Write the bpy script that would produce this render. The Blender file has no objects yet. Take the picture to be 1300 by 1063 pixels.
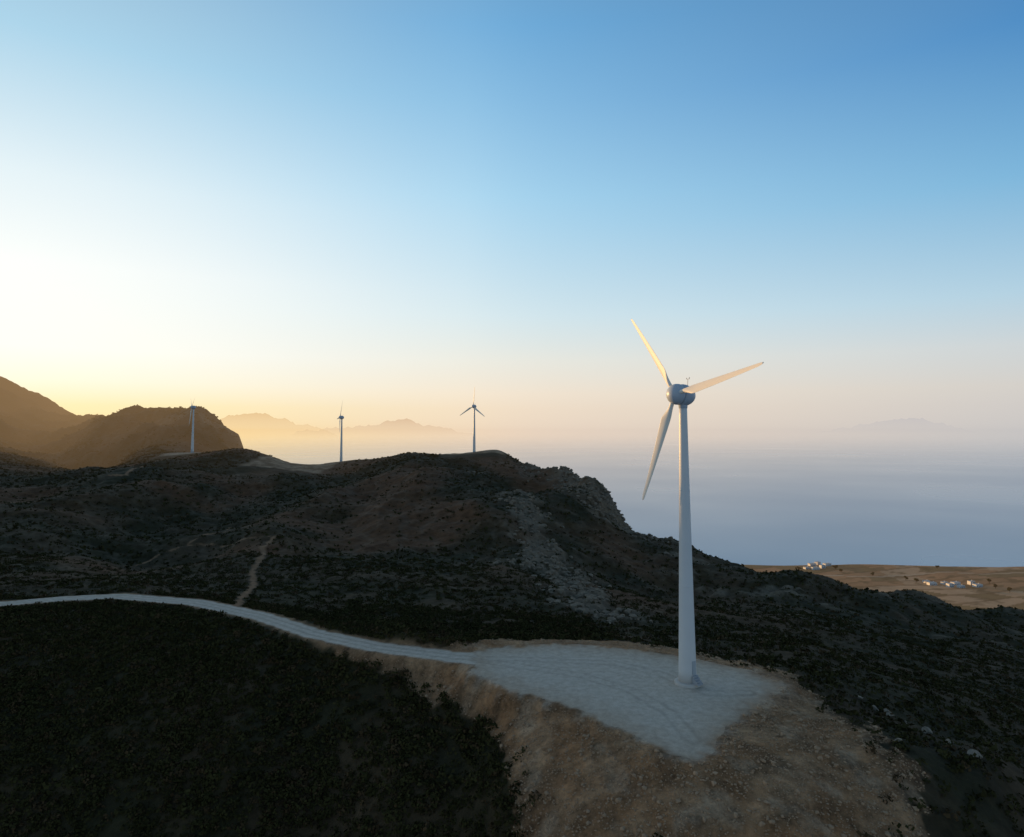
import bpy, bmesh, math
import numpy as np
from mathutils import Matrix, Vector
S = bpy.context.scene
COL = S.collection
R = math.radians
CZ = 300.0
F = 866.667
PITCH = math.atan(58 / F)
cp, sp = math.cos(PITCH), math.sin(PITCH)
SUN_AZ, SUN_EL = R(-52), R(4.2)
GLOW_AZ = R(-42)
SUN = Vector((math.sin(SUN_AZ) * math.cos(SUN_EL), math.cos(SUN_AZ) * math.cos(SUN_EL), math.sin(SUN_EL)))

# ------------------------------------------------------------------ helpers
def lin(c):
    out = []
    for v in c:
        v /= 255.0
        out.append(v / 12.92 if v <= 0.04045 else ((v + 0.055) / 1.055) ** 2.4)
    return tuple(out)

def tag(o, label=None, cat=None, group=None, kind=None):
    if label: o['label'] = label
    if cat: o['category'] = cat
    if group: o['group'] = group
    if kind: o['kind'] = kind
    return o

def link(name, me, mat=None, parent=None):
    o = bpy.data.objects.new(name, me)
    COL.objects.link(o)
    if mat and me: me.materials.append(mat)
    if parent: o.parent = parent
    return o

def mesh_np(name, V, Fc, smooth=True):
    me = bpy.data.meshes.new(name)
    V = np.asarray(V, np.float32); Fc = np.asarray(Fc, np.int32)
    k = Fc.shape[1]
    me.vertices.add(len(V)); me.vertices.foreach_set('co', V.ravel())
    me.loops.add(Fc.size); me.loops.foreach_set('vertex_index', Fc.ravel())
    me.polygons.add(len(Fc)); me.polygons.foreach_set('loop_start', np.arange(0, Fc.size, k, dtype=np.int32))
    me.polygons.foreach_set('use_smooth', np.full(len(Fc), smooth, dtype=bool))
    me.update(calc_edges=True)
    return me

def bm_mesh(name, bm, smooth=False):
    me = bpy.data.meshes.new(name)
    bmesh.ops.recalc_face_normals(bm, faces=bm.faces)
    bm.to_mesh(me); bm.free()
    me.polygons.foreach_set('use_smooth', np.full(len(me.polygons), smooth, dtype=bool))
    return me

def add_box(bm, x0, x1, y0, y1, z0, z1):
    m = Matrix.Translation(((x0+x1)/2, (y0+y1)/2, (z0+z1)/2)) @ Matrix.Diagonal((x1-x0, y1-y0, z1-z0, 1))
    return bmesh.ops.create_cube(bm, size=1, matrix=m)['verts']

def loft(bm, rings, cap=True):
    vs = [[bm.verts.new(p) for p in r] for r in rings]
    n = len(vs[0])
    for a, b in zip(vs[:-1], vs[1:]):
        for i in range(n):
            bm.faces.new((a[i], a[(i+1) % n], b[(i+1) % n], b[i]))
    if cap:
        bm.faces.new(vs[0][::-1]); bm.faces.new(vs[-1])

def lathe(bm, prof, n=40, axis='Z'):
    rings = []
    for r, h in prof:
        ring = []
        for i in range(n):
            a = 2*math.pi*i/n
            c, s = r*math.cos(a), r*math.sin(a)
            ring.append((c, s, h) if axis == 'Z' else (c, h, s))
        rings.append(ring)
    loft(bm, rings)

# ------------------------------------------------------------------ noise
def make_perm(seed):
    r = np.random.default_rng(seed); p = r.permutation(256)
    return np.concatenate([p, p])
def gnoise(x, y, seed=0):
    p = make_perm(seed)
    xi = np.floor(x).astype(int); yi = np.floor(y).astype(int)
    xf = x - xi; yf = y - yi; xi &= 255; yi &= 255
    def g(ix, iy, dx, dy):
        h = p[p[ix & 255] + (iy & 255)] * (2*np.pi/256)
        return np.cos(h)*dx + np.sin(h)*dy
    u = xf*xf*xf*(xf*(xf*6-15)+10); v = yf*yf*yf*(yf*(yf*6-15)+10)
    a = g(xi, yi, xf, yf); b = g(xi+1, yi, xf-1, yf)
    c = g(xi, yi+1, xf, yf-1); d = g(xi+1, yi+1, xf-1, yf-1)
    return (a + u*(b-a) + v*((c + u*(d-c)) - (a + u*(b-a)))) * 1.5
def fbm(x, y, wl, octv=3, seed=0):
    t = 0; a = 1.0
    for i in range(octv):
        t = t + a*gnoise(x/wl + 31.7*i, y/wl - 17.3*i, seed+i); wl *= 0.5; a *= 0.5
    return t
def ridged(x, y, wl, octv=3, seed=0):
    t = 0; a = 1.0
    for i in range(octv):
        t = t + a*(1 - 2*np.abs(gnoise(x/wl + 11.1*i, y/wl + 5.3*i, seed+i))); wl *= 0.47; a *= 0.5
    return t
def sstep(a, b, x):
    t = np.clip((x-a)/(b-a), 0, 1); return t*t*(3-2*t)

# ------------------------------------------------------------------ survey of the land: sight line -> slope
def ut(px, py):
    rx = (px-650)/F; ru = (487-py)/F; d = cp - ru*sp
    return rx/d, (sp + ru*cp)/d
def wp(px, py, z=None, Y=None):
    u, t = ut(px, py)
    if Y is None: Y = z/t
    return (u*Y, Y, t*Y)

PADZ = -40.0
cpts = []
def C(px, py, v): cpts.append(wp(px, py, z=v) if v < 0 else wp(px, py, Y=v))
for a in [  # foreground pad and bank
    (600,842,PADZ),(700,818,PADZ),(800,824,PADZ),(860,832,PADZ),(990,870,PADZ),(870,962,PADZ),(750,900,PADZ),(873,870,PADZ),(940,905,PADZ),
    (520,828,-40.5),(520,865,-43.6),(635,974,-45.6),(750,974,-42.2),(870,1063,-43),(1000,1063,-42.5),(750,1063,-45),(1050,974,-40.8),(1150,974,-42),(1250,974,-46),
    (500,900,-46),(500,974,-49),(450,870,-45),(450,974,-50.5),(400,850,-45.2),(300,880,-47.5),(300,974,-52),(150,850,-47.5),(150,974,-54),(0,870,-49.5),(0,974,-55),
    (560,900,-44.8),(600,940,-46),(600,1063,-50),(300,1063,-57),(0,1063,-60),(-200,870,-52),(-200,770,-45),(-200,974,-58),(1300,1063,-49),(1100,1063,-44),(1000,930,-40.4),
    # road
    (0,767,-44),(150,757,-44),(250,765,-43.5),(330,782,-43),(400,805,-42),(480,822,-41),
    # right of pad, valley
    (1000,900,-40.8),(1080,900,-43.5),(1150,900,-48),(1200,940,-48.5),(1300,974,-52),(1000,850,-43),(1050,830,-52),(950,790,-62),(1100,850,-60),(1200,850,-73),(1300,850,-85),(1400,900,-85),(1400,808,-120),
    (850,760,-65),(900,828,-47),(830,800,-50),(800,780,-54),(700,800,-46),(600,800,-46),(600,770,-50),(1000,785,-70),(1100,800,-80),(1200,805,-88),
    (900,750,-72),(850,722,-68),
    # mid slope to ridge
    (600,740,-52),(600,700,-50),(600,650,-44),(600,610,-35),(600,590,-28),(602,578,640),(640,577,636),
    (700,740,-55),(700,700,-54),(700,660,-50),(700,620,-42),(760,700,-58),(780,740,-60),
    # left valley
    (345,690,-52),(320,760,-46),(290,660,-50),(190,690,-54),(100,650,-45),(0,700,-50),(0,650,-42),(0,608,491),(100,601,500),(165,603,-31),(-150,640,-42),(-150,600,480),
    (200,590,560),(244,576,685),(300,573,674),(340,579,655),(370,588,640),(433,589,673),(370,603,545),(400,606,545),(440,604,560),(455,585,616),(480,582,620),(520,579,623),(560,578,625),
    (450,640,-46),(450,700,-52),(450,760,-48),(300,620,-42),(200,640,-45),(250,730,-50),(100,730,-49),(520,790,-45),(400,780,-46),(520,640,-45),(520,700,-51),
    (0,740,-47),(350,640,-47),(520,610,-34),(400,740,-50),
    # far left hills; unseen part beyond the left edge raised to shade the pad
    (125,535,1000),(180,527,960),(220,519,950),(240,516,950),(265,524,950),(278,542,940),(300,568,930),
    (0,485,1350),(20,490,1340),(60,511,1310),(100,527,1280),(-60,468,1370),(-120,468,1400),(-250,464,1450),(-420,462,1450),(-600,470,1450),(0,560,950),(100,566,880),(200,556,840),(60,592,720),(160,584,740),(250,566,820),(110,545,1120),(50,545,1120),
]: C(*a)
# the seaward skyline, and the ground dropping away behind it
for px, py, Y in [(665,591,600),(690,599,583),(720,605,565),(735,608,553),(750,622,510),(770,637,479),(785,655,446),(803,678,437),(850,694,427),(900,715,416),(940,731,407),(1000,747,393),(1060,755,378),(1100,758,372),(1150,753,381),(1230,772,394),(1300,791,397)]:
    a = wp(px, py, Y=Y); cpts.append(a)
    for k, dn in ((1.13, .05), (1.32, .13)):
        cpts.append((a[0]*k, Y*k, a[2]*k - dn*Y))
cpts += [  # land behind the crests, and near ground out of the picture
    (-450,750,-62),(-300,780,-75),(-200,800,-85),(-80,800,-95),(60,780,-110),(-330,1000,-150),(-150,1050,-190),(100,1000,-220),
    (-400,1300,-230),(-600,1500,-150),(-100,1500,-310),(300,1300,-310),(-1100,1800,-100),(-600,1900,-300),(0,1900,-320),(-1500,1900,-160),(-2200,1900,-160),(1500,1900,-330),(700,1900,-330),
    (350,700,-225),(450,800,-270),(600,800,-270),(300,950,-295),(400,1050,-305),(550,950,-300),(800,950,-300),(800,700,-240),(1100,800,-270),
    (-70,60,-75),(0,60,-60),(50,60,-52),(-30,20,-85),(0,20,-75),(30,20,-70),(-20,40,-74),(30,40,-62),
]
K = np.array(cpts)
def feat(X, Y): return np.stack([X/Y, 0.5*np.log(Y)], -1)
KA = feat(K[:,0], K[:,1]); KT = K[:,2]/K[:,1]
CC = 0.03
def phi(A, B):
    dx = A[:,None,0]-B[None,:,0]; dy = A[:,None,1]-B[None,:,1]
    return np.sqrt(dx*dx + dy*dy + CC*CC)
n = len(K)
M = np.zeros((n+3, n+3)); M[:n,:n] = phi(KA, KA) - 3e-4*np.eye(n)
M[:n,n] = 1; M[:n,n+1:] = KA; M[n,:n] = 1; M[n+1:,:n] = KA.T
W = np.linalg.solve(M, np.concatenate([KT, np.zeros(3)]))
def base(X, Y):
    X = np.atleast_1d(np.asarray(X, float)); Y = np.atleast_1d(np.asarray(Y, float))
    sh = X.shape; A = feat(X.ravel(), Y.ravel()); out = np.empty(len(A))
    for i in range(0, len(A), 8000):
        a = A[i:i+8000]
        out[i:i+8000] = phi(a, KA) @ W[:n] + W[n] + a @ W[n+1:]
    return (out*Y.ravel()).reshape(sh)
def drape(px, py, y0=50, y1=1200):
    u, t = ut(px, py)
    Ys = np.exp(np.linspace(math.log(y0), math.log(y1), 500))
    z = base(u*Ys, Ys)
    hit = np.where(z >= t*Ys)[0]
    i = hit[0] if len(hit) else 0
    return (u*Ys[i], Ys[i], z[i])

def seg_dist(X, Y, P, closed=False):
    best = np.full(X.shape, 1e9); bz = np.zeros(X.shape)
    m = len(P)
    for i in range(m if closed else m-1):
        a = P[i]; b = P[(i+1) % m]
        dx, dy = b[0]-a[0], b[1]-a[1]; L = dx*dx+dy*dy+1e-9
        t = np.clip(((X-a[0])*dx + (Y-a[1])*dy)/L, 0, 1)
        d = np.hypot(X-a[0]-t*dx, Y-a[1]-t*dy)
        k = d < best
        best = np.where(k, d, best); bz = np.where(k, a[2]+t*(b[2]-a[2]), bz)
    return best, bz
def poly_sd(X, Y, P):
    d, _ = seg_dist(X, Y, P, True)
    ins = np.zeros(X.shape, bool); m = len(P)
    for i in range(m):
        a = P[i]; b = P[(i+1) % m]
        c = ((a[1] > Y) != (b[1] > Y))
        xx = (b[0]-a[0])*(Y-a[1])/((b[1]-a[1]) or 1e-9) + a[0]
        ins ^= c & (X < xx)
    return np.where(ins, -d, d)

PAD = [wp(x, y, z=PADZ) for x, y in [(600,826),(680,819),(740,819),(800,825),(850,833),(900,840),(950,852),(990,869),(985,880),(940,906),(908,945),(885,966),(845,957),(780,922),(720,897),(660,880),(600,856)]]
ROAD = [wp(x, y, z=z) for x, y, z in [(-300,775,-45),(-150,770,-44.5),(0,767,-44),(80,760,-44),(150,757,-44),(250,765,-43.5),(330,782,-43),(400,805,-42),(480,822,-41),(560,832,-40.3),(640,842,-40)]]
WHEEL = [wp(x, y, z=PADZ) for x, y in [(560,832),(660,846),(740,858),(800,876),(850,905),(880,940)]]
WHEEL2 = [wp(x, y, z=PADZ) for x, y in [(600,836),(700,838),(780,842),(840,856),(900,880),(950,880)]]
BANK = [drape(x, y) for x, y in [(360,786),(400,796),(480,812),(560,820),(640,812),(740,810),(800,815),(880,828),(950,843),(1010,866),(1060,898),(1105,935),(1145,974),(1175,1063),(1150,1150),(1000,1150),(870,1150),(760,1150),(665,1150),(650,1063),(645,1000),(634,970),(610,932),(578,900),(520,872),(440,842),(360,803)]]
T1 = [drape(x, y) for x, y in [(300,772),(307,757),(322,742),(321,727),(335,711),(334,700),(347,691)]]
T2 = [drape(x, y) for x, y in [(347,691),(310,689),(268,684),(235,686),(200,692),(150,700)]]
T5 = [drape(x, y) for x, y in [(235,686),(262,678),(292,673),(284,665),(292,658)]]
T3 = [drape(x, y) for x, y in [(140,604),(160,601),(182,593)]]
CRAG = [wp(715,604,Y=568), wp(735,608,Y=553), wp(770,637,Y=479), wp(785,655,Y=446), wp(800,672,Y=438)]
GULLY = [drape(x, y) for x, y in [(660,640),(690,690),(715,730),(765,780)]]
CLIFF = [wp(240,516,Y=950), wp(265,524,Y=950), wp(280,542,Y=940), wp(300,568,Y=930)]
TB = [wp(602,578,Y=640), wp(433,589,Y=673), wp(244,575,Y=685)]
MAIN = wp(873, 868, z=PADZ)
TER = [(TB[1][0]-52, TB[1][1]-112, 0), (TB[1][0]+6, TB[1][1]-104, 0), (TB[1][0]+14, TB[1][1]+6, 0), (TB[1][0]-52, TB[1][1]+4, 0)]
TER2 = [(TB[0][0]-24, TB[0][1]-48, 0), (TB[0][0]+26, TB[0][1]-46, 0), (TB[0][0]+30, TB[0][1]+10, 0), (TB[0][0]-24, TB[0][1]+10, 0)]

def terrain(X, Y):
    X = np.atleast_1d(np.asarray(X, float)); Y = np.atleast_1d(np.asarray(Y, float))
    z = base(X, Y)
    dpad = poly_sd(X, Y, PAD) + fbm(X, Y, 5, 3, 90)*0.8
    droad, zroad = seg_dist(X, Y, ROAD); droad2 = droad + fbm(X, Y, 3, 2, 91)*0.35
    rs = sstep(5, 35, X)
    dbank = poly_sd(X, Y, BANK) + fbm(X, Y, 5, 3, 92)*(1.3 + 1.2*rs) + fbm(X, Y, 15, 2, 96)*(.8 + 1.4*rs)
    dt = np.minimum(np.minimum(seg_dist(X, Y, T1)[0], seg_dist(X, Y, T2)[0]+.5), np.minimum(seg_dist(X, Y, T3)[0]-.5, seg_dist(X, Y, T5)[0]+.5)) + fbm(X, Y, 5, 3, 93)*0.9
    dcrag = seg_dist(X, Y, CRAG)[0]; dgul = seg_dist(X, Y, GULLY)[0]; dcl = seg_dist(X, Y, CLIFF)[0]
    dter = np.minimum(poly_sd(X, Y, TER), poly_sd(X, Y, TER2)) + fbm(X, Y, 12, 2, 94)*3
    s = sstep(60, 300, Y)*0.75 + 0.25
    quiet = sstep(-2, 14, np.minimum(np.minimum(dpad, droad-3), dbank+8))
    farpad = np.full(X.shape, 1e9)
    for i, b in enumerate(TB): farpad = np.minimum(farpad, np.hypot((X-b[0])*0.7, (Y-b[1]+8)*(.6)))
    quiet = quiet*sstep(10, 50, farpad)*sstep(-2, 30, dter)
    z = z + (fbm(X, Y, 90, 3, 1)*2.8*s + fbm(X, Y, 22, 3, 5)*1.0*s)*quiet + fbm(X, Y, 5, 3, 9)*0.3*(0.25+0.75*quiet)
    er = sstep(200, 330, Y)*quiet
    z = z + er*((ridged(X, Y, 85, 3, 15)-.85)*2.4)
    z = z + er*(1-sstep(450, 560, Y))*((ridged(X, Y*.6, 120, 2, 13)-.7)*6.5)
    fh = sstep(720, 950, Y)*(X < -150)
    z = z + fh*((ridged(X, Y, 190, 4, 17)-.95)*13 + fbm(X, Y, 40, 3, 18)*4)
    z = z + (1-sstep(-4, 6, dter))*np.tanh(fbm(X, Y, 14, 3, 19)*2)*.6*sstep(10, 20, farpad)
    mc = (1-sstep(10, 42, dcrag + fbm(X, Y, 30, 2, 20)*12))
    cb = np.tanh(fbm(X, Y, 30, 2, 21)*3.0)
    cs = np.tanh(fbm(X, Y, 12, 3, 23)*3.0)
    z = z + mc*(cb*2.3 + cs*2.3 + ridged(X, Y, 7, 2, 29)*.7 - .2)
    mg = (1-sstep(2, 15, dgul + fbm(X, Y, 18, 3, 24)*11))
    oc = sstep(.36, .70, fbm(X, Y, 38, 4, 30))*sstep(230, 330, Y)*(1-sstep(640, 720, Y))*quiet*sstep(-60, 60, X)
    z = z + (mg + oc)*(np.tanh(fbm(X, Y, 11, 3, 25)*2.5)*1.5 + .5)
    ml = (1-sstep(20, 70, dcl + fbm(X, Y, 50, 2, 27)*20))
    z = z + ml*(np.tanh(fbm(X, Y, 45, 3, 28)*2.5)*6)
    z = z + np.where(dbank < 3, (ridged(X, Y, 5, 2, 40)*0.14 + fbm(X, Y, 1.6, 2, 41)*.10)*sstep(-.5, 3, dpad), 0)
    for i, b in enumerate(TB):
        d = np.hypot((X-b[0])*0.7, Y-b[1]); w = 1-sstep(12, 24, d)
        z = z*(1-w) + b[2]*w
    w = 1-sstep(0, 2.8, droad-2.6); z = z*(1-w) + zroad*w
    w = 1-sstep(-0.6, 3.2, dpad); z = z*(1-w) + (PADZ + fbm(X, Y, 9, 2, 95)*0.06)*w
    yc = 1512 + fbm(X, Y*0, 220, 3, 60)*14 - (X-500)*0.03
    pl = -294.0 + fbm(X, Y, 160, 2, 61)*1.2
    pl = pl - sstep(-12, 60, Y-yc)*14
    pl = np.where(X > 330 + fbm(Y*0, Y, 100, 2, 63)*20, pl, -1e3)
    plain = (pl > z) & (Y > 700)
    z = np.where(Y > 700, np.maximum(z, pl), z)
    z = np.where((X > 0) & (Y > yc+40), np.minimum(z, -308), z)
    cls = np.zeros(X.shape, int)
    cls[dbank < 0] = 3
    cls[dt < np.where(Y > 250, 1.4, .7)] = 4
    cls[droad2 < 2.7] = 2
    cls[dpad < 0] = 1
    cls[plain] = 5
    return dict(z=z, cls=cls, dpad=dpad, droad=droad, dbank=dbank, dt=dt, mc=mc, mg=mg, ml=ml, oc=oc, farpad=farpad, dter=dter)

# ------------------------------------------------------------------ ground mesh
us = np.concatenate([np.linspace(-1.9, -0.82, 60)[:-1], np.linspace(-0.82, 0.82, 860), np.linspace(0.82, 1.6, 50)[1:]])
Ys = np.concatenate([np.exp(np.linspace(math.log(14), math.log(68), 60))[:-1], np.exp(np.linspace(math.log(68), math.log(720), 640)), np.exp(np.linspace(math.log(720), math.log(1950), 170))[1:]])
UU, YY = np.meshgrid(us, Ys); XX = UU*YY
T = terrain(XX, YY)
Z = T['z']; cls = T['cls']
def mixc(a, b, w): return a*(1-w[...,None]) + b*w[...,None]
c3 = lambda *v: np.array(v, float)
veg = sstep(-0.5, 0.35, fbm(XX, YY, 28, 4, 70))
col = mixc(c3(.054,.036,.018)+0*XX[...,None], c3(.028,.024,.010)+0*XX[...,None], veg)
RED = lambda X, Y: sstep(-0.15, 0.35, fbm(X, Y, 120, 3, 72))*sstep(190, 260, Y)*(1-sstep(20, 140, X))
red = RED(XX, YY)
col = mixc(col, c3(.120,.053,.024), red*0.7)
rk = sstep(0.25, 0.75, ridged(XX, YY, 18, 3, 74) - 0.75 + 0.25*fbm(XX, YY, 60, 2, 75))*0.22
rtex = sstep(-0.1, 0.8, ridged(XX, YY, 6, 3, 77))
rockness = np.clip(np.maximum.reduce([rk*sstep(150, 260, YY), T['mc']*sstep(-0.5, 0.6, ridged(XX, YY, 9, 3, 76))*.8, T['mg']*(.15+.8*rtex), T['oc']*rtex*.75, T['ml']*0.7*sstep(-.4, .6, ridged(XX, YY, 16, 3, 78))]), 0, 1)
col = mixc(col, c3(.185,.142,.098), rockness*0.85)
col = mixc(col, c3(.34,.25,.165), (1-sstep(11, 20, T['farpad']))*0.85)
tern = sstep(-.5, .4, fbm(XX, YY, 9, 4, 97))
col = mixc(col, mixc(c3(.19,.115,.064)+0*XX[...,None], c3(.33,.22,.132)+0*XX[...,None], tern), (1-sstep(-2, 3, T['dter']))*0.85)
col = col*(1 - .35*sstep(700, 900, YY)*(XX < -100)*sstep(-.3, .4, fbm(XX, YY, 45, 4, 79)))[...,None]
earth = mixc(c3(.285,.145,.066)+0*XX[...,None], c3(.36,.205,.105)+0*XX[...,None], sstep(-0.5, 0.5, fbm(XX, YY, 9, 4, 80)))
earth = mixc(earth, c3(.15,.082,.041), sstep(-.05, .55, fbm(XX, YY, 7, 4, 85))*.55)
earth = mixc(earth, c3(.41,.29,.185), sstep(.2, .7, fbm(XX, YY, 5, 4, 87))*.45)
earth = mixc(earth, c3(.075,.05,.028), sstep(-3.0, 0.0, T['dbank'] + fbm(XX, YY, 3, 3, 98)*1.2)*.55)
we = 1-sstep(-0.4, 0.4, T['dbank'])
col = mixc(col, earth, we)
wr = 1-sstep(2.6, 4.2, T['droad'] + fbm(XX, YY, 3, 2, 82)*0.8)
col = mixc(col, c3(.27,.16,.085), wr*0.75)
col = mixc(col, c3(.215,.120,.063), 1-sstep(0.3, 1.5, T['dt']))
gravel = mixc(c3(.475,.395,.308)+0*XX[...,None], c3(.51,.428,.338)+0*XX[...,None], sstep(-0.6, 0.6, fbm(XX, YY, 1.6, 3, 83)))
edgep = sstep(-7, 0, T['dpad'] + fbm(XX, YY, 2.5, 3, 99)*1.2)
gravel = mixc(gravel, c3(.37,.255,.16), edgep*.5)
ruts = 1-0.2*(1-sstep(0.15, 0.5, np.abs(T['droad']-0.9)))
rg = mixc(c3(.48,.40,.312)+0*XX[...,None], c3(.52,.436,.345)+0*XX[...,None], sstep(-0.6, 0.6, fbm(XX, YY, 1.6, 3, 83)))
col = mixc(col, rg*ruts[...,None], 1-sstep(2.2, 2.9, T['droad'] + fbm(XX, YY, 3, 2, 91)*0.35))
wm = np.minimum(np.abs(seg_dist(XX, YY, WHEEL)[0]-.95), np.abs(seg_dist(XX, YY, WHEEL2)[0]-.95)) + fbm(XX, YY, 3, 2, 89)*.15
gravel = gravel*(1 - .15*(1-sstep(.1, .45, wm)))[...,None]
soft = 1.0 + 2.4*sstep(14, 42, XX)
pe = T['dpad'] + fbm(XX, YY, 2.0, 3, 84)*1.1
col = mixc(col, gravel, 1-sstep(0, 1, (pe+soft)/(2*soft)))
def PAINTED_HAZE(X, Y): return sstep(460, 1450, Y)*np.where(X < 0, 1, .5)*(.76 - .36*sstep(-0.68, -0.1, X/Y))  # share of painted haze, growing with distance and towards the left
haze = PAINTED_HAZE(XX, YY)
nr, nc = XX.shape
idx = np.arange(nr*nc).reshape(nr, nc)
quads = np.stack([idx[:-1,:-1], idx[:-1,1:], idx[1:,1:], idx[1:,:-1]], -1).reshape(-1, 4)
fc = cls.ravel()[quads[:,0]]
keep = (Z.ravel()[quads].max(1) > -303)
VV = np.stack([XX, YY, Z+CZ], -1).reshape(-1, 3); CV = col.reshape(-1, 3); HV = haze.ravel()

def nodes(name):
    m = bpy.data.materials.new(name); m.use_nodes = True
    nt = m.node_tree; nt.nodes.clear()
    out = nt.nodes.new('ShaderNodeOutputMaterial')
    return m, nt, out
def N(nt, typ, **kw):
    nd = nt.nodes.new(typ)
    for k, v in kw.items():
        if k in nd.inputs: nd.inputs[k].default_value = v
        else: setattr(nd, k, v)
    return nd
def L(nt, a, b): nt.links.new(a, b)
def pbsdf(nt, col=(.5,.5,.5), rough=.6, spec=.3):
    p = nt.nodes.new('ShaderNodeBsdfPrincipled')
    p.inputs['Base Color'].default_value = (*col, 1); p.inputs['Roughness'].default_value = rough
    p.inputs['Specular IOR Level'].default_value = spec
    return p
def simple(name, col, rough=.6, spec=.3, nscale=3.0, namt=.15):
    m, nt, out = nodes(name); p = pbsdf(nt, col, rough, spec)
    tc = N(nt, 'ShaderNodeTexCoord'); nz = N(nt, 'ShaderNodeTexNoise', Scale=nscale, Detail=5.0)
    L(nt, tc.outputs['Object'], nz.inputs['Vector'])
    mr = N(nt, 'ShaderNodeMapRange'); mr.inputs['To Min'].default_value = 1-namt; mr.inputs['To Max'].default_value = 1+namt
    L(nt, nz.outputs[0], mr.inputs['Value'])
    mx = N(nt, 'ShaderNodeVectorMath', operation='SCALE'); mx.inputs[0].default_value = col
    L(nt, mr.outputs[0], mx.inputs['Scale']); L(nt, mx.outputs[0], p.inputs['Base Color'])
    L(nt, p.outputs[0], out.inputs[0]); return m

HAZE_GLOW_COL = (.36,.222,.105,1)  # warm haze glow, mixed into land and scrub colour as emission
def with_painted_haze(nt, shader, out):
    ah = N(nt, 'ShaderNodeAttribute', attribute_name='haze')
    em = N(nt, 'ShaderNodeEmission'); em.inputs['Color'].default_value = HAZE_GLOW_COL
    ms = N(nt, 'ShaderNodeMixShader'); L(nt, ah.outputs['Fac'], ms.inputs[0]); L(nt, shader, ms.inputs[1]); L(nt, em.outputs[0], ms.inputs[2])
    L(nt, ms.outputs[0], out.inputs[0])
def ground_mat(name, fine, bump, contrast):
    m, nt, out = nodes(name); p = pbsdf(nt, rough=.9, spec=.1)
    at = N(nt, 'ShaderNodeAttribute', attribute_name='Col')
    geo = N(nt, 'ShaderNodeNewGeometry')
    n1 = N(nt, 'ShaderNodeTexNoise', Scale=fine, Detail=8.0, Roughness=.75); L(nt, geo.outputs['Position'], n1.inputs['Vector'])
    n2 = N(nt, 'ShaderNodeTexNoise', Scale=fine*0.22, Detail=4.0, Roughness=.6); L(nt, geo.outputs['Position'], n2.inputs['Vector'])
    ad = N(nt, 'ShaderNodeMath', operation='ADD'); L(nt, n1.outputs[0], ad.inputs[0]); L(nt, n2.outputs[0], ad.inputs[1])
    mr = N(nt, 'ShaderNodeMapRange'); mr.inputs['From Min'].default_value = .6; mr.inputs['From Max'].default_value = 1.4
    mr.inputs['To Min'].default_value = 1-contrast; mr.inputs['To Max'].default_value = 1+contrast
    L(nt, ad.outputs[0], mr.inputs['Value'])
    sc = N(nt, 'ShaderNodeVectorMath', operation='SCALE'); L(nt, at.outputs['Color'], sc.inputs[0]); L(nt, mr.outputs[0], sc.inputs['Scale'])
    L(nt, sc.outputs[0], p.inputs['Base Color'])
    b = N(nt, 'ShaderNodeBump'); b.inputs['Strength'].default_value = bump; b.inputs['Distance'].default_value = .4
    L(nt, ad.outputs[0], b.inputs['Height']); L(nt, b.outputs[0], p.inputs['Normal'])
    with_painted_haze(nt, p.outputs[0], out); return m
gm = {0: ground_mat('scrub_hillside', .9, .8, .6), 1: ground_mat('crushed_gravel', 5.0, .2, .30), 2: ground_mat('road_gravel', 5.0, .2, .30),
      3: ground_mat('raw_earth', 1.6, 1.0, .85), 4: ground_mat('track_earth', 1.3, .5, .35), 5: ground_mat('dry_fields', .12, .2, .3)}
names = {0: ('hillside', 'dark scrub covered ridge and slopes with rocky crags above the sea', 'hillside'),
         1: ('turbine_pad', 'pale gravel platform around the base of the large wind turbine', 'gravel pad'),
         2: ('gravel_road', 'pale gravel road curving from the left edge to the turbine pad', 'road'),
         3: ('earth_bank', 'bare brown earth bank around and below the gravel pad', 'earth bank'),
         4: ('dirt_track', 'thin brown dirt track winding up the scrub slopes', 'track'),
         5: ('coastal_plain', 'dry orange brown fields on the flat coast below the ridge', 'plain')}
pm = cls == 5
fx = np.floor((XX*0.9+YY*0.35)/68 + fbm(XX, YY, 200, 1, 64)); fy = np.floor((YY*0.9-XX*0.3)/38 + fbm(XX, YY, 150, 1, 65)*.6)
hsh = np.mod(np.sin(fx*12.9898+fy*78.233)*43758.5453, 1.0)
fld = c3(.29,.160,.085)*(0.65+0.6*hsh[...,None]); fld = mixc(fld, c3(.37,.26,.165), sstep(.72,.73,hsh)*.75); fld = mixc(fld, c3(.11,.095,.048), (sstep(.0,.01,.30-hsh))*.75)
fld = mixc(fld, c3(.05,.048,.026), sstep(.2,.55,fbm(XX, YY, 40, 3, 66))*.7)
ey = (YY*0.9-XX*0.3)/38 + fbm(XX, YY, 150, 1, 65)*.6
edge = np.abs(ey - np.round(ey))
fld = mixc(fld, c3(.07,.05,.028), (1-sstep(.05,.14,edge))*.7)
fld = mixc(fld, c3(.46,.36,.26), (1-sstep(2.5, 5, np.abs(YY - 1330 - XX*.09 + fbm(XX, XX*0, 160, 2, 67)*18)))*.7)
CV = np.where(pm.reshape(-1,1), fld.reshape(-1,3), CV)
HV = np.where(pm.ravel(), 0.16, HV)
def put_attrs(me, c, h):
    a = me.color_attributes.new('Col', 'FLOAT_COLOR', 'POINT')
    a.data.foreach_set('color', np.concatenate([c, np.ones((len(c),1))], 1).astype(np.float32).ravel())
    q = me.attributes.new('haze', 'FLOAT', 'POINT'); q.data.foreach_set('value', h.astype(np.float32))
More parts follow.
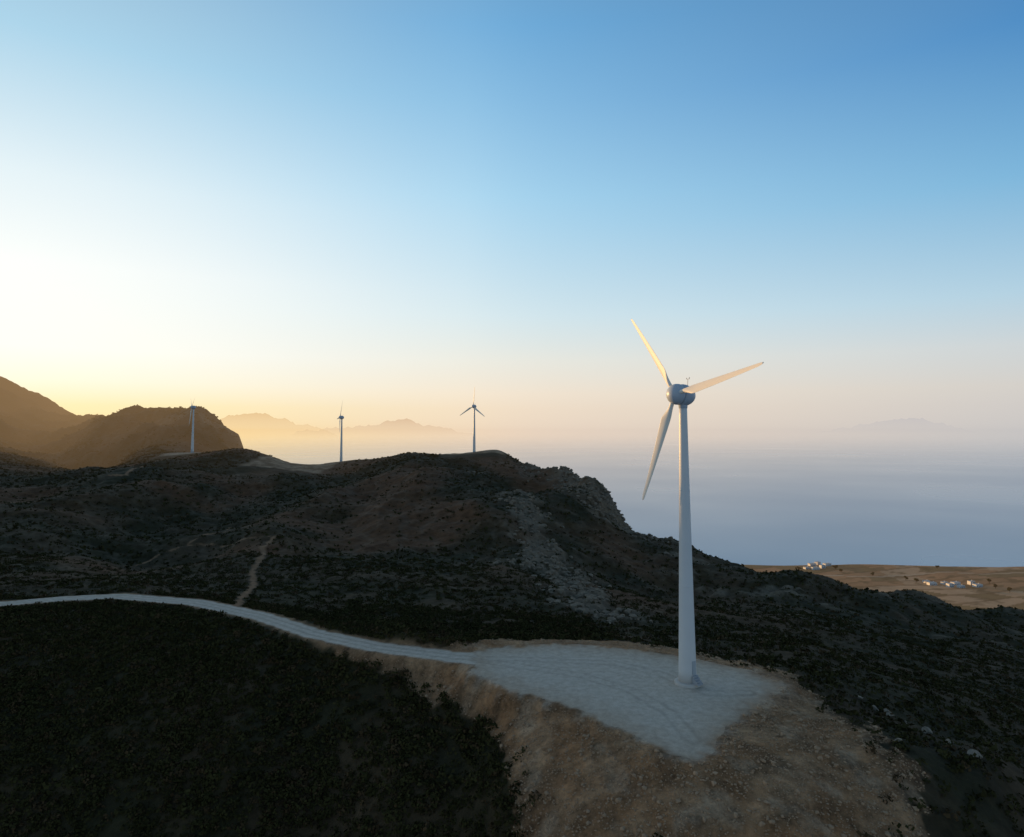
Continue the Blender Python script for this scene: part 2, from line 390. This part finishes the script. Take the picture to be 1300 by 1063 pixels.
for k, (nm, lb, ct) in names.items():
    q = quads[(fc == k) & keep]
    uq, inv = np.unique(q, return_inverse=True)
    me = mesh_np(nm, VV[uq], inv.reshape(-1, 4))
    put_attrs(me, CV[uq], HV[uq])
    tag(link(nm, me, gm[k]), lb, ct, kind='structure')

# ------------------------------------------------------------------ sea, made transparent with distance so the sky colour imitates haze
m, nt, out = nodes('sea_water'); p = pbsdf(nt, (.235,.350,.465), .30, .5); p.inputs['IOR'].default_value = 1.33
geo = N(nt, 'ShaderNodeNewGeometry'); mp = N(nt, 'ShaderNodeMapping'); mp.inputs['Scale'].default_value = (.035,.06,1); L(nt, geo.outputs['Position'], mp.inputs['Vector'])
n1 = N(nt, 'ShaderNodeTexNoise', Scale=1.0, Detail=5.0, Roughness=.6); L(nt, mp.outputs[0], n1.inputs['Vector'])
n2 = N(nt, 'ShaderNodeTexNoise', Scale=.0011, Detail=3.0); L(nt, geo.outputs['Position'], n2.inputs['Vector'])
mr = N(nt, 'ShaderNodeMapRange'); mr.inputs['From Min'].default_value = .35; mr.inputs['From Max'].default_value = .65; mr.inputs['To Min'].default_value = .27; mr.inputs['To Max'].default_value = .33
L(nt, n2.outputs[0], mr.inputs['Value']); L(nt, mr.outputs[0], p.inputs['Roughness'])
b = N(nt, 'ShaderNodeBump'); b.inputs['Strength'].default_value = .12; b.inputs['Distance'].default_value = 1.0
L(nt, n1.outputs[0], b.inputs['Height']); L(nt, b.outputs[0], p.inputs['Normal'])
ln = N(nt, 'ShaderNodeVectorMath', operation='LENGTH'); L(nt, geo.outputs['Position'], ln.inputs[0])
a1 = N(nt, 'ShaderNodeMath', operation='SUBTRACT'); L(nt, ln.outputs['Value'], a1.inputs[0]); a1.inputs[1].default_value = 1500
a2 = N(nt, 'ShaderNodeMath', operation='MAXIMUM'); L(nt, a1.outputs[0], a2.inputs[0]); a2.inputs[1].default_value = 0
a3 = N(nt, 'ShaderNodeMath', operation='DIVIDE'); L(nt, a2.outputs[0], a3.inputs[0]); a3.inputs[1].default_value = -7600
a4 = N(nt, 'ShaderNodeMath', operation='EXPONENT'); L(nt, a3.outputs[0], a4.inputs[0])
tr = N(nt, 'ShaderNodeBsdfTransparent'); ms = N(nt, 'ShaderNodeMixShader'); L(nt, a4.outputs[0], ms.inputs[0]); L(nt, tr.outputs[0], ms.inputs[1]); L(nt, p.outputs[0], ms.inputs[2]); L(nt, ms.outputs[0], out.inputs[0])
D = 130000
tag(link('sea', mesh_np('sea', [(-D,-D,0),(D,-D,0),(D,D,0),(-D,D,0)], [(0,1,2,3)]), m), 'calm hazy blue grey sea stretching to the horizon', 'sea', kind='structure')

# ------------------------------------------------------------------ far islands, their haze painted as glow and fading transparency
def island(label, prof, Y, colr, alpha, seed, zmin=120):
    m, nt, out = nodes('painted_haze_mountain')
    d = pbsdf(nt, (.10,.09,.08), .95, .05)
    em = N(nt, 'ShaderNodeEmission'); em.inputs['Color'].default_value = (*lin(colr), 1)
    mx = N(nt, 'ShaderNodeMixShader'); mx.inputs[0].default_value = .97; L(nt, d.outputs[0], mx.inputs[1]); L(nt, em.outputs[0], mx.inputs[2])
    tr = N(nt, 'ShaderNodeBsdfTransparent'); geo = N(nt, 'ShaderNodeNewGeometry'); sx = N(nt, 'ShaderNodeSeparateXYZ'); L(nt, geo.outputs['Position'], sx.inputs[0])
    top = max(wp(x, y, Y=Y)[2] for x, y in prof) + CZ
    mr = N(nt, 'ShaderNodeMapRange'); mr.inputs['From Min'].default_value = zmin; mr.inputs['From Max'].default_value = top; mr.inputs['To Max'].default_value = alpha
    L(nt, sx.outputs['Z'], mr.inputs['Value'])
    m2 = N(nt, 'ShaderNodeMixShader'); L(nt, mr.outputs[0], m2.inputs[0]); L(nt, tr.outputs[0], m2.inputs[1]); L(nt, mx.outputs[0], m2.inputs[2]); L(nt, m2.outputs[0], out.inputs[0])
    xs = np.linspace(prof[0][0], prof[-1][0], 260)
    ys = np.interp(xs, [q[0] for q in prof], [q[1] for q in prof])
    ys = ys - (ridged(xs, xs*0, 26, 4, seed)-.9)*2.6
    V = []; rows = [(-.16,0),(-.10,.30),(-.05,.64),(0,1)]
    for dy, hh in rows:
        for x, y in zip(xs, ys):
            a = wp(x, y, Y=Y); h = max(a[2]+CZ, 5)*hh
            if 0 < hh < 1: h *= 1 + .15*float(gnoise(np.array([x/9.0]), np.array([dy*60]), 7)[0])
            V.append((a[0]*(1+dy), Y*(1+dy), h-2))
    nx = len(xs); Q = [(r*nx+i, r*nx+i+1, (r+1)*nx+i+1, (r+1)*nx+i) for r in range(len(rows)-1) for i in range(nx-1)]
    return tag(link('distant_mountains', mesh_np('distant_mountains', V, Q), m), label, 'mountains', kind='structure')
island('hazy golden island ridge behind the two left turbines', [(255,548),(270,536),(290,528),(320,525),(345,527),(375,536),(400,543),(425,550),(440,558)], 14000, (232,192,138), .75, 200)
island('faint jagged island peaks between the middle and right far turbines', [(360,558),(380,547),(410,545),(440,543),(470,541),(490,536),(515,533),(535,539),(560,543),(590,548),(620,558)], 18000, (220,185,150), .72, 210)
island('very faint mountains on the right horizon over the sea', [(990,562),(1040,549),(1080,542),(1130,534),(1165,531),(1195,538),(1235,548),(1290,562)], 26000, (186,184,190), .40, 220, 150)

# ------------------------------------------------------------------ scrub (uncountable)
def scrub(nb, ymin, ymax, nl, rmin, rmax, lsz, name, label, seed, u0=-.8, u1=.8, ahead=()):
    r = np.random.default_rng(seed)
    Y = np.sqrt(r.uniform(ymin**2, ymax**2, nb)); X = r.uniform(u0, u1, nb)*Y
    t = terrain(X, Y); den = fbm(X, Y, 14, 3, 101) + 0.35*fbm(X, Y, 60, 2, 102)
    edge = np.minimum(np.minimum(t['dpad'], t['droad']-3.6), t['dt']-1.2)
    ok = (t['cls'] == 0) & (edge > .3) & (t['farpad'] > 17) & (t['dter'] > 2) & (r.uniform(-1.1, .3, nb) < den) & (r.random(nb) > t['mc']*.85) & (r.random(nb) > t['mg']*.75) & (r.random(nb) > t['oc']*.8) & (r.random(nb) > RED(X, Y)*.75)
    ok |= (t['cls'] == 0) & (t['dbank'] < 3) & (edge > .6) & (r.random(nb) < .8)
    ok |= (t['cls'] == 3) & (edge > .8) & (r.random(nb) < .7*np.exp(t['dbank']/np.where(X > 12, 2.2, .9))) & (t['dpad'] > 2.4)
    for o in ahead:
        t2 = terrain(X, Y+o); ok &= (t2['cls'] != 4) & (t2['dter'] > 1) & (t2['farpad'] > 15)
    X, Y, z = X[ok], Y[ok], t['z'][ok]; nb = len(X)
    rad = r.uniform(rmin, rmax, nb)*(0.7+0.6*r.random(nb)); hgt = rad*r.uniform(.5, .85, nb)
    d = r.normal(size=(nb, nl, 3)); d /= np.linalg.norm(d, axis=-1, keepdims=True); d[...,2] = np.abs(d[...,2])
    d *= r.uniform(.55, 1.0, (nb, nl, 1)); ctr = d*np.stack([rad, rad, hgt], -1)[:,None,:]
    ctr += np.stack([X, Y, z+CZ-.05], -1)[:,None,:]
    a = r.normal(size=(nb, nl, 3)); a /= np.linalg.norm(a, axis=-1, keepdims=True)
    b_ = np.cross(a, d+1e-3); b_ /= np.linalg.norm(b_, axis=-1, keepdims=True)
    s = (lsz*r.uniform(.6, 1.3, (nb, nl, 1)))*(rad/rmax)[:,None,None]
    P = np.stack([ctr-a*s-b_*s*.6, ctr+a*s-b_*s*.5, ctr+a*s*.7+b_*s*.7, ctr-a*s*.8+b_*s*.6], 2).reshape(-1, 3)
    me = mesh_np(name, P, np.arange(len(P)).reshape(-1, 4), False)
    tone = r.uniform(.7, 1.3, (nb, 1, 1, 1)); dry = (r.random((nb,1,1,1)) < .15)
    c = np.where(dry, np.array([.060,.038,.018]), np.array([.039,.034,.012]))*tone*np.ones((1, nl, 4, 1))
    put_attrs(me, c.reshape(-1, 3), np.repeat(PAINTED_HAZE(X, Y), nl*4))
    return tag(link(name, me, scrub_mat), label, 'scrub', kind='stuff')
scrub_mat, nt, out = nodes('scrub_leaves'); p = pbsdf(nt, rough=.95, spec=.02)
at = N(nt, 'ShaderNodeAttribute', attribute_name='Col'); L(nt, at.outputs['Color'], p.inputs['Base Color']); with_painted_haze(nt, p.outputs[0], out)
scrub(20000, 75, 185, 28, .5, 1.15, .21, 'scrub', 'low dark scrub bushes below the road at lower left', 11, -.8, .12)
scrub(26000, 62, 280, 16, .5, 1.2, .27, 'valley_scrub', 'dark scrub bushes on the slopes behind the road and right of the pad', 13)
scrub(50000, 280, 720, 7, .5, 1.4, .52, 'hill_scrub', 'dark scrub bushes covering the far slopes of the ridge', 12, -.8, .8, (8, 18, 30))
scrub(11000, 720, 1300, 6, 1.1, 2.4, 1.1, 'distant_scrub', 'dark scrub spots on the hazy hills at far left', 14, -.85, -.28)

# ------------------------------------------------------------------ loose rock (uncountable)
def rock_proto(seed):
    bm = bmesh.new(); bmesh.ops.create_icosphere(bm, subdivisions=1, radius=1)
    r = np.random.default_rng(seed)
    for v in bm.verts: v.co *= r.uniform(.65, 1.15)
    V = np.array([v.co[:] for v in bm.verts]); Fc = np.array([[v.index for v in f.verts] for f in bm.faces]); bm.free()
    return V, Fc
def rocks(name, label, X, Y, size, mat, seed):
    r = np.random.default_rng(seed); z = terrain(X, Y)['z']; V0, F0 = [], []; off = 0
    protos = [rock_proto(s) for s in range(6)]
    for i in range(len(X)):
        V, Fc = protos[i % 6]; a = r.uniform(0, 6.28); ca, sa = math.cos(a), math.sin(a)
        sc = size[i]*r.uniform(.7, 1.3, 3)*np.array([1, 1, .75]); v = V*sc
        v = np.stack([v[:,0]*ca-v[:,1]*sa, v[:,0]*sa+v[:,1]*ca, v[:,2]], -1) + np.array([X[i], Y[i], z[i]+CZ+size[i]*.15])
        V0.append(v); F0.append(Fc+off); off += len(V)
    return tag(link(name, mesh_np(name, np.concatenate(V0), np.concatenate(F0), False), mat), label, 'rocks', kind='stuff')
rock_m = simple('weathered_limestone', (.185,.143,.10), .9, .1, 1.2, .5)
pale_m = simple('pale_limestone', (.24,.195,.145), .9, .1, 2.2, .5)
stone_m = simple('bank_stone', (.34,.215,.125), .9, .1, 2.0, .4)
r = np.random.default_rng(5)
Yb = r.uniform(64, 135, 40000); Xb = r.uniform(-.35, .62, 40000)*Yb; tb = terrain(Xb, Yb)
ok = (tb['cls'] == 3) & (tb['dpad'] > .6) & (tb['droad'] > 3.6); Xb, Yb = Xb[ok][:9000], Yb[ok][:9000]
rocks('rubble', 'small stones and rubble strewn over the brown earth bank', Xb, Yb, r.uniform(.05, .17, len(Xb))*np.where(r.random(len(Xb)) < .07, 2.4, 1), stone_m, 3)
Yb = r.uniform(180, 640, 60000); Xb = r.uniform(-.2, .25, 60000)*Yb; tb = terrain(Xb, Yb)
ok = (r.random(60000) < tb['mc']*.28 + tb['mg']*.12 + tb['oc']*.10) & (tb['cls'] == 0); Xb, Yb = Xb[ok][:3000], Yb[ok][:3000]
rocks('loose_rock', 'broken grey rock along the crag and gully of the ridge', Xb, Yb, r.uniform(.4, 1.6, len(Xb)), rock_m, 4)

# ------------------------------------------------------------------ boulders
ORD = ['first','second','third','fourth','fifth','sixth','seventh','eighth','ninth','tenth','eleventh','twelfth']
bsp = sorted([(1112,905,.5),(1128,913,.75),(1150,925,.45),(1176,935,.65),(1205,952,.6),(1092,893,.4),(1238,966,.6),(1140,948,.4)])
for i, (px, py, sz) in enumerate(bsp):
    x, y, _ = drape(px, py); z = float(terrain(x, y)['z'][0])
    bm = bmesh.new(); bmesh.ops.create_icosphere(bm, subdivisions=3, radius=1)
    rr = np.random.default_rng(40+i); ax = rr.normal(size=(10, 3)); ax /= np.linalg.norm(ax, axis=1, keepdims=True); lim = rr.uniform(.35, .8, 10)
    for v in bm.verts:
        c = np.array(v.co)
        for a, l in zip(ax, lim):
            dd = c @ a
            if dd > l: c = c - a*(dd-l)
        v.co = Vector(c*np.array([1.3, 1.1, 1.0])*sz*1.2) + Vector(rr.normal(size=3)*.02)
    o = link('boulder', bm_mesh('boulder', bm), pale_m); o.location = (x, y, z+CZ+sz*.3); o.rotation_euler.z = i*1.3
    tag(o, f'pale angular boulder on the slope right of the pad, {ORD[i]} from the left', 'boulder', 'pale boulders on the slope right of the pad')

# ------------------------------------------------------------------ wind turbines
white = simple('white_turbine_paint', (.60,.585,.555), .42, .4, .35, .06)
hub_m = simple('nacelle_painted_shade', (.40,.44,.48), .40, .4, .5, .05)  # blue-grey shade put into the colour of nacelle, neck and hub
blade_m = simple('white_blade_gelcoat', (.76,.69,.58), .5, .3, .3, .02)
grey_m = simple('grey_metal', (.30,.31,.32), .5, .4, 3, .1)
conc_m = simple('pale_concrete', (.50,.45,.39), .85, .2, 2, .15)
door_m = simple('grey_door_paint', (.36,.38,.39), .5, .4, 2, .08)
HUBH, OVER, TILT = 45.5, 1.7, R(5)
base_w = Vector((MAIN[0], MAIN[1], MAIN[2]+CZ))
def project(P):
    x, y, z = P[...,0], P[...,1], P[...,2]-CZ
    d = y*cp + z*sp; up = -y*sp + z*cp
    return 650 + F*x/d, 487 - F*up/d
tips = np.array([(797,405),(968,462),(820,638)], float)
PSI, PH, RR = np.meshgrid(np.radians(np.arange(-80, -30, 1.0)), np.radians(np.arange(0, 120, 1.0)), np.arange(16, 20.1, .25), indexing='ij')
err = 0
for k in range(3):
    th = PH + k*2*math.pi/3
    lx, ly, lz = np.sin(th)*RR, -.35+0*RR, np.cos(th)*RR
    ct, st = math.cos(-TILT), math.sin(-TILT)
    ly2 = (ly-OVER)*ct - lz*st; lz2 = (ly-OVER)*st + lz*ct
    X = lx*np.cos(PSI) - ly2*np.sin(PSI); Y = lx*np.sin(PSI) + ly2*np.cos(PSI)
    px, py = project(np.stack([X+base_w.x, Y+base_w.y, lz2+base_w.z+HUBH], -1))
    err = err + np.min([np.hypot(px-t[0], py-t[1])**2 for t in tips], 0)
i = np.unravel_index(np.argmin(err), err.shape)
YAW, PHASE, RAD = float(PSI[i]), float(PH[i]), float(RR[i])

def blade_mesh():
    bm = bmesh.new(); rings = []; NS, NC = 64, 36
    for i in range(NS):
        f = i/(NS-1); rr = .9 + (RAD-.9)*f
        if f < .06: ch, th = .70, .70
        else:
            g = min((f-.06)/.16, 1); g = g*g*(3-2*g)
            cm = 1.68*(1-.72*max(0, f-.2)/.8); ch = .70*(1-g) + cm*g; th = .70*(1-g) + cm*(.24-.12*f)*g
        if f > .95: k = (1-(f-.95)/.05); ch *= .35+.65*math.sqrt(max(k, 0)); th *= .35+.65*math.sqrt(max(k, 0))
        rnd = max(0, 1-max(0, f-.06)/.14); tw = -(R(10)*(1-f)**2 + R(15))
        ring = []
        for j in range(NC):
            a = 2*math.pi*j/NC; c, s = math.cos(a), math.sin(a)
            xa = (c*.5 + .18*(1-rnd))*ch
            ya = s*.5*th*(1 if rnd > .99 else (rnd + (1-rnd)*(1-.50*max(0, (c+.2)/1.2))))
            ring.append((xa*math.cos(tw) - ya*math.sin(tw), xa*math.sin(tw) + ya*math.cos(tw) - .35*f*f, rr))
        rings.append(ring)
    loft(bm, rings); return bm_mesh('blade', bm, True)
def lathe_mesh(name, prof, n=40, axis='Z'):
    bm = bmesh.new(); lathe(bm, prof, n, axis); return bm_mesh(name, bm, True)
BL = blade_mesh()
tow = [(1.42*(1-i/24)**1.15*0.54 + .63, .45 + i/24*(HUBH-2.0)) for i in range(25)]
TW = lathe_mesh('tower', tow, 48)
FL = lathe_mesh('tower_flange', [(.90,-.07),(.99,-.06),(.99,.06),(.90,.07)], 48)
FND = lathe_mesh('foundation', [(2.05,-.6),(2.05,.32),(1.95,.42),(1.65,.455)], 48)
NAC = lathe_mesh('nacelle', [(1.55,-.75),(1.68,-.65),(1.76,-.2),(1.74,.3),(1.62,.85),(1.38,1.35),(1.06,1.75),(.70,2.02),(.32,2.17),(.02,2.2)], 44, 'Y')
SPN = lathe_mesh('hub_spinner', [(1.52,-.82),(1.66,-.9),(1.70,-1.25),(1.64,-1.7),(1.47,-2.12),(1.18,-2.48),(.80,-2.74),(.36,-2.88),(.02,-2.91)], 44, 'Y')
NECK = lathe_mesh('yaw_neck', [(.61,-2.2),(.69,-2.1),(.75,-1.4),(.9,-1.0)], 32)
DZ = R(35)
bm = bmesh.new(); add_box(bm, -.42, .42, -.05, .06, 0, 2.1); bmesh.ops.bevel(bm, geom=bm.edges[:], offset=.04, segments=2, affect='EDGES'); DOOR = bm_mesh('door', bm)
bm = bmesh.new()
for k in range(4): add_box(bm, -.55, .55, -.30*(4-k), -.30*(3-k)-.005, 0, .30*(k+1)-.002*k)
STEPS = bm_mesh('entrance_steps', bm)
bm = bmesh.new(); add_box(bm, -.03, .03, -.03, .03, 0, 1.3); add_box(bm, -.35, .35, -.025, .025, 1.30, 1.36); add_box(bm, -.36, -.28, -.04, .04, 1.365, 1.55); add_box(bm, .28, .36, -.04, .04, 1.365, 1.62); MAST = bm_mesh('weather_mast', bm)
def turbine(loc, yaw, phase, label, group, door_az=0):
    root = bpy.data.objects.new('wind_turbine', None); COL.objects.link(root); root.location = loc
    tag(root, label, 'wind turbine', group)
    f = link('foundation', FND, None, root)
    t = link('tower', TW, None, root)
    for h in (15.2, 30.2):
        rr = np.interp(h, [p_[1] for p_ in tow], [p_[0] for p_ in tow])
        g = link('tower_flange', FL, None, t); g.location = (0, 0, h); g.scale = ((rr+.012)/.99, (rr+.012)/.99, 1)
    da = Matrix.Rotation(door_az, 4, 'Z')
    d = link('door', DOOR, None, t); d.matrix_local = da @ Matrix.Translation((0, -1.36, 1.72)) @ Matrix.Rotation(R(-1), 4, 'X')
    s = link('entrance_steps', STEPS, None, root); s.matrix_local = da @ Matrix.Translation((0, -1.40, .46))
    Rz = Matrix.Rotation(yaw, 4, 'Z') @ Matrix.Translation((0, 0, HUBH))
    Rt = Rz @ Matrix.Rotation(-TILT, 4, 'X')
    nk = link('yaw_neck', NECK, None, root); nk.matrix_local = Rz
    na = link('nacelle', NAC, None, root); na.matrix_local = Rt
    ms = link('weather_mast', MAST, None, na); ms.location = (0, .9, 1.4)
    sp_ = link('hub_spinner', SPN, None, root); sp_.matrix_local = Rt
    for k in range(3):
        b = link('blade', BL, None, root)
        b.matrix_local = Rt @ Matrix.Translation((0, -OVER, 0)) @ Matrix.Rotation(phase + k*2*math.pi/3, 4, 'Y')
    return root
for me_, mt in ((FND, conc_m), (TW, white), (FL, white), (DOOR, door_m), (STEPS, grey_m), (NECK, hub_m), (NAC, hub_m), (SPN, hub_m), (MAST, grey_m), (BL, blade_m)):
    me_.materials.append(mt)
turbine(base_w, YAW, PHASE, 'large white three bladed wind turbine standing on the pale gravel pad', None, door_az=DZ)
far = [('small distant wind turbine on the ridge top, rightmost of the three far ones', YAW+R(22), R(2)),
       ('small distant wind turbine behind the ridge, middle of the three far ones', YAW-R(6), R(25)),
       ('small distant wind turbine in front of the rounded left hill, leftmost one', YAW+R(4), R(62))]
for b, (lb, yw, ph) in zip(TB, far):
    turbine(Vector((b[0], b[1], b[2]+CZ-.1)), yw, ph, lb, 'distant wind turbines along the ridge')

# ------------------------------------------------------------------ houses on the plain
lime = simple('whitewash', (.66,.625,.58), .8, .2, .5, .06)
roofm = simple('flat_roof_plaster', (.48,.43,.38), .85, .2, .6, .1)
shut = simple('dark_shutter', (.06,.09,.13), .5, .4, 3, .1)
wood = simple('door_wood', (.10,.06,.04), .6, .3, 3, .2)
def house_meshes(w, d, h):
    bm = bmesh.new(); add_box(bm, -w/2, w/2, -d/2, d/2, -1.0, h); wl = bm_mesh('wall', bm)
    bm = bmesh.new(); add_box(bm, -w/2-.15, w/2+.15, -d/2-.15, d/2+.15, h+.003, h+.28); rf = bm_mesh('roof', bm)
    bm = bmesh.new(); add_box(bm, -.35, .35, -.35, .35, 0, 1.3); chm = bm_mesh('chimney', bm)
    bm = bmesh.new(); add_box(bm, -.6, .6, -.06, .05, 0, 2.3); dr = bm_mesh('door', bm)
    bm = bmesh.new(); add_box(bm, -.8, .8, -.06, .05, 0, 1.5); wn = bm_mesh('window', bm)
    for a, mt in ((wl, lime), (rf, roofm), (chm, lime), (dr, wood), (wn, shut)): a.materials.append(mt)
    return wl, rf, chm, dr, wn, w, d, h
kinds = [house_meshes(11, 8, 3.8), house_meshes(15, 9, 4.8), house_meshes(10, 8, 6.4)]
def house(px, py, kd, rz, label, group):
    u, t = ut(px, py); Y = -293.6/t; X = u*Y; z = float(terrain(X, Y)['z'][0])
    wl, rf, chm, dr, wn, w, d, h = kinds[kd]
    o = bpy.data.objects.new('house', None); COL.objects.link(o); o.location = (X, Y, z+CZ); o.rotation_euler.z = rz
    tag(o, label, 'house', group)
    link('wall', wl, None, o); r_ = link('roof', rf, None, o); c_ = link('chimney', chm, None, r_); c_.location = (w*.3, d*.2, h+.283)
    q = link('door', dr, None, o); q.location = (-w*.08, -d/2, 0)
    for x in [-w*.34, w*.14, w*.36]:
        v = link('window', wn, None, o); v.location = (x, -d/2, 1.0)
        if h > 5:
            v = link('window', wn, None, o); v.location = (x, -d/2, 3.9)
gA = [(1024,722,0,.3),(1031,718,1,.2),(1038,716,2,.5),(1035,723,1,.1),(1044,721,2,.25),(1050,718,1,.3)]
for i, (px, py, k, rz) in enumerate(sorted(gA)):
    house(px, py, k, rz, f'white flat roofed house near the shore, {ORD[i]} from left of that cluster', 'white houses near the shore')
gB = [(1176,739,0,.2),(1183,742,1,.1),(1199,741,0,.4),(1206,745,2,.2),(1213,742,1,.3),(1220,746,0,.1),(1233,742,2,.2),(1241,745,1,.25)]
for i, (px, py, k, rz) in enumerate(sorted(gB)):
    house(px, py, k, rz, f'white house in the inland row on the plain, {ORD[i]} from the left', 'white houses in the inland row')

bark = simple('bark', (.09,.06,.04), .9, .1, 3, .3)
def tree(px, py, sz, label, seed):
    u, t = ut(px, py); Y = -293.6/t; X = u*Y; z = float(terrain(X, Y)['z'][0]); rr = np.random.default_rng(seed)
    o = bpy.data.objects.new('field_tree', None); COL.objects.link(o); o.location = (X, Y, z+CZ)
    tag(o, label, 'tree', 'dark trees among the fields')
    bm = bmesh.new(); lathe(bm, [(.28*sz/4,-.5),(.2*sz/4,sz*.3),(.08*sz/4,sz*.8)], 8); link('trunk', bm_mesh('trunk', bm, True), bark, o)
    k = 260; d = rr.normal(size=(k,3)); d /= np.linalg.norm(d, axis=1, keepdims=True)
    lob = rr.normal(size=(6,3))*.35; c = (lob[rr.integers(0,6,k)] + d*rr.uniform(.2,.6,(k,1)))*np.array([sz*.6,sz*.6,sz*.42]) + np.array([0,0,sz*.68])
    a = rr.normal(size=(k,3)); a /= np.linalg.norm(a, axis=1, keepdims=True); b_ = np.cross(a, d); s = sz*.09
    P = np.stack([c-a*s-b_*s, c+a*s-b_*s, c+a*s+b_*s, c-a*s+b_*s], 1).reshape(-1,3)
    me = mesh_np('crown', P, np.arange(4*k).reshape(-1,4), False)
    put_attrs(me, np.repeat(np.array([.032,.036,.019])*rr.uniform(.5,1.4,(k,1)), 4, axis=0), np.full(4*k, .1))
    link('crown', me, scrub_mat, o)
ts = sorted([(1014,724,7),(1061,722,8),(1068,726,6),(1108,731,7),(1150,736,7),(1163,739,8),(1256,741,8),(1264,747,7),(1282,752,7),(1190,722,6)])
for i, (px, py, sz) in enumerate(ts):
    tree(px, py, sz, f'small dark tree among the dry coastal fields, {ORD[i]} from the left', 300+i)

# ------------------------------------------------------------------ sky, sun
wd = bpy.data.worlds.new('World'); S.world = wd; wd.use_nodes = True
nt = wd.node_tree; nt.nodes.clear()
out = N(nt, 'ShaderNodeOutputWorld'); bg = N(nt, 'ShaderNodeBackground'); L(nt, bg.outputs[0], out.inputs[0])
tc = N(nt, 'ShaderNodeTexCoord'); nrm = N(nt, 'ShaderNodeVectorMath', operation='NORMALIZE'); L(nt, tc.outputs['Generated'], nrm.inputs[0])
sx = N(nt, 'ShaderNodeSeparateXYZ'); L(nt, nrm.outputs[0], sx.inputs[0])
def ramp(stops):
    rp = N(nt, 'ShaderNodeValToRGB'); cr = rp.color_ramp; cr.interpolation = 'LINEAR'
    while len(cr.elements) < len(stops): cr.elements.new(.5)
    for e, (pos, c) in zip(cr.elements, stops): e.position = pos; e.color = (*lin(c), 1)
    sq = N(nt, 'ShaderNodeMath', operation='POWER', use_clamp=True); sq.inputs[1].default_value = .5
    L(nt, sx.outputs['Z'], sq.inputs[0]); L(nt, sq.outputs[0], rp.inputs[0]); return rp
q = lambda v: math.sqrt(v)
sun_r = ramp([(0,(255,222,150)),(q(.03),(255,238,186)),(q(.06),(255,250,226)),(q(.1),(255,255,246)),(q(.2),(251,254,251)),(q(.3),(228,242,247)),(q(.443),(172,212,234)),(q(.7),(120,150,182)),(1,(108,122,142))])
mid_r = ramp([(0,(234,212,190)),(q(.03),(241,222,199)),(q(.052),(243,228,208)),(q(.1),(234,233,223)),(q(.165),(213,231,237)),(q(.327),(168,213,239)),(q(.524),(112,173,219)),(q(.75),(102,130,160)),(1,(102,114,132))])
far_r = ramp([(0,(196,194,194)),(q(.03),(206,202,199)),(q(.052),(210,206,201)),(q(.1),(204,211,214)),(q(.16),(178,208,225)),(q(.29),(125,181,218)),(q(.443),(80,141,196)),(q(.7),(84,112,146)),(1,(96,108,128))])
fl = N(nt, 'ShaderNodeCombineXYZ'); L(nt, sx.outputs['X'], fl.inputs[0]); L(nt, sx.outputs['Y'], fl.inputs[1])
fn = N(nt, 'ShaderNodeVectorMath', operation='NORMALIZE'); L(nt, fl.outputs[0], fn.inputs[0])
dt_ = N(nt, 'ShaderNodeVectorMath', operation='DOT_PRODUCT'); L(nt, fn.outputs[0], dt_.inputs[0]); dt_.inputs[1].default_value = (math.sin(GLOW_AZ), math.cos(GLOW_AZ), 0)
ac = N(nt, 'ShaderNodeMath', operation='ARCCOSINE'); L(nt, dt_.outputs['Value'], ac.inputs[0])
m1 = N(nt, 'ShaderNodeMapRange', interpolation_type='SMOOTHSTEP'); m1.inputs['From Min'].default_value = R(4); m1.inputs['From Max'].default_value = R(48); L(nt, ac.outputs[0], m1.inputs['Value'])
m2 = N(nt, 'ShaderNodeMapRange', interpolation_type='LINEAR'); m2.inputs['From Min'].default_value = R(38); m2.inputs['From Max'].default_value = R(80); L(nt, ac.outputs[0], m2.inputs['Value'])
x1 = N(nt, 'ShaderNodeMix', data_type='RGBA'); L(nt, m1.outputs[0], x1.inputs[0]); L(nt, sun_r.outputs[0], x1.inputs[6]); L(nt, mid_r.outputs[0], x1.inputs[7])
x2 = N(nt, 'ShaderNodeMix', data_type='RGBA'); L(nt, m2.outputs[0], x2.inputs[0]); L(nt, x1.outputs[2], x2.inputs[6]); L(nt, far_r.outputs[0], x2.inputs[7])
sky = N(nt, 'ShaderNodeTexSky', sky_type='NISHITA', sun_disc=False); sky.sun_elevation = SUN_EL; sky.sun_rotation = SUN_AZ; sky.altitude = 300
sk = N(nt, 'ShaderNodeVectorMath', operation='SCALE'); sk.inputs['Scale'].default_value = .12; L(nt, sky.outputs[0], sk.inputs[0])
x3 = N(nt, 'ShaderNodeMix', data_type='RGBA'); x3.inputs[0].default_value = .96; L(nt, sk.outputs[0], x3.inputs[6]); L(nt, x2.outputs[2], x3.inputs[7])
L(nt, x3.outputs[2], bg.inputs['Color']); bg.inputs['Strength'].default_value = 1.04

sl = bpy.data.lights.new('sun', 'SUN'); sl.energy = 4.8; sl.angle = R(.5); sl.color = (1, .60, .23)
so = bpy.data.objects.new('sun', sl); COL.objects.link(so); so.rotation_euler = (-SUN).to_track_quat('-Z', 'Y').to_euler(); so.location = (-400, 300, 500)

cam = bpy.data.cameras.new('camera'); cam.lens = 24; cam.sensor_width = 36; cam.shift_y = -44.5/1300; cam.clip_start = 1; cam.clip_end = 400000
co = bpy.data.objects.new('camera', cam); COL.objects.link(co); co.location = (0, 0, CZ); co.rotation_euler = (R(90)+PITCH, 0, 0)
S.camera = co
S.view_settings.view_transform = 'Standard'; S.view_settings.look = 'None'; S.view_settings.exposure = 0
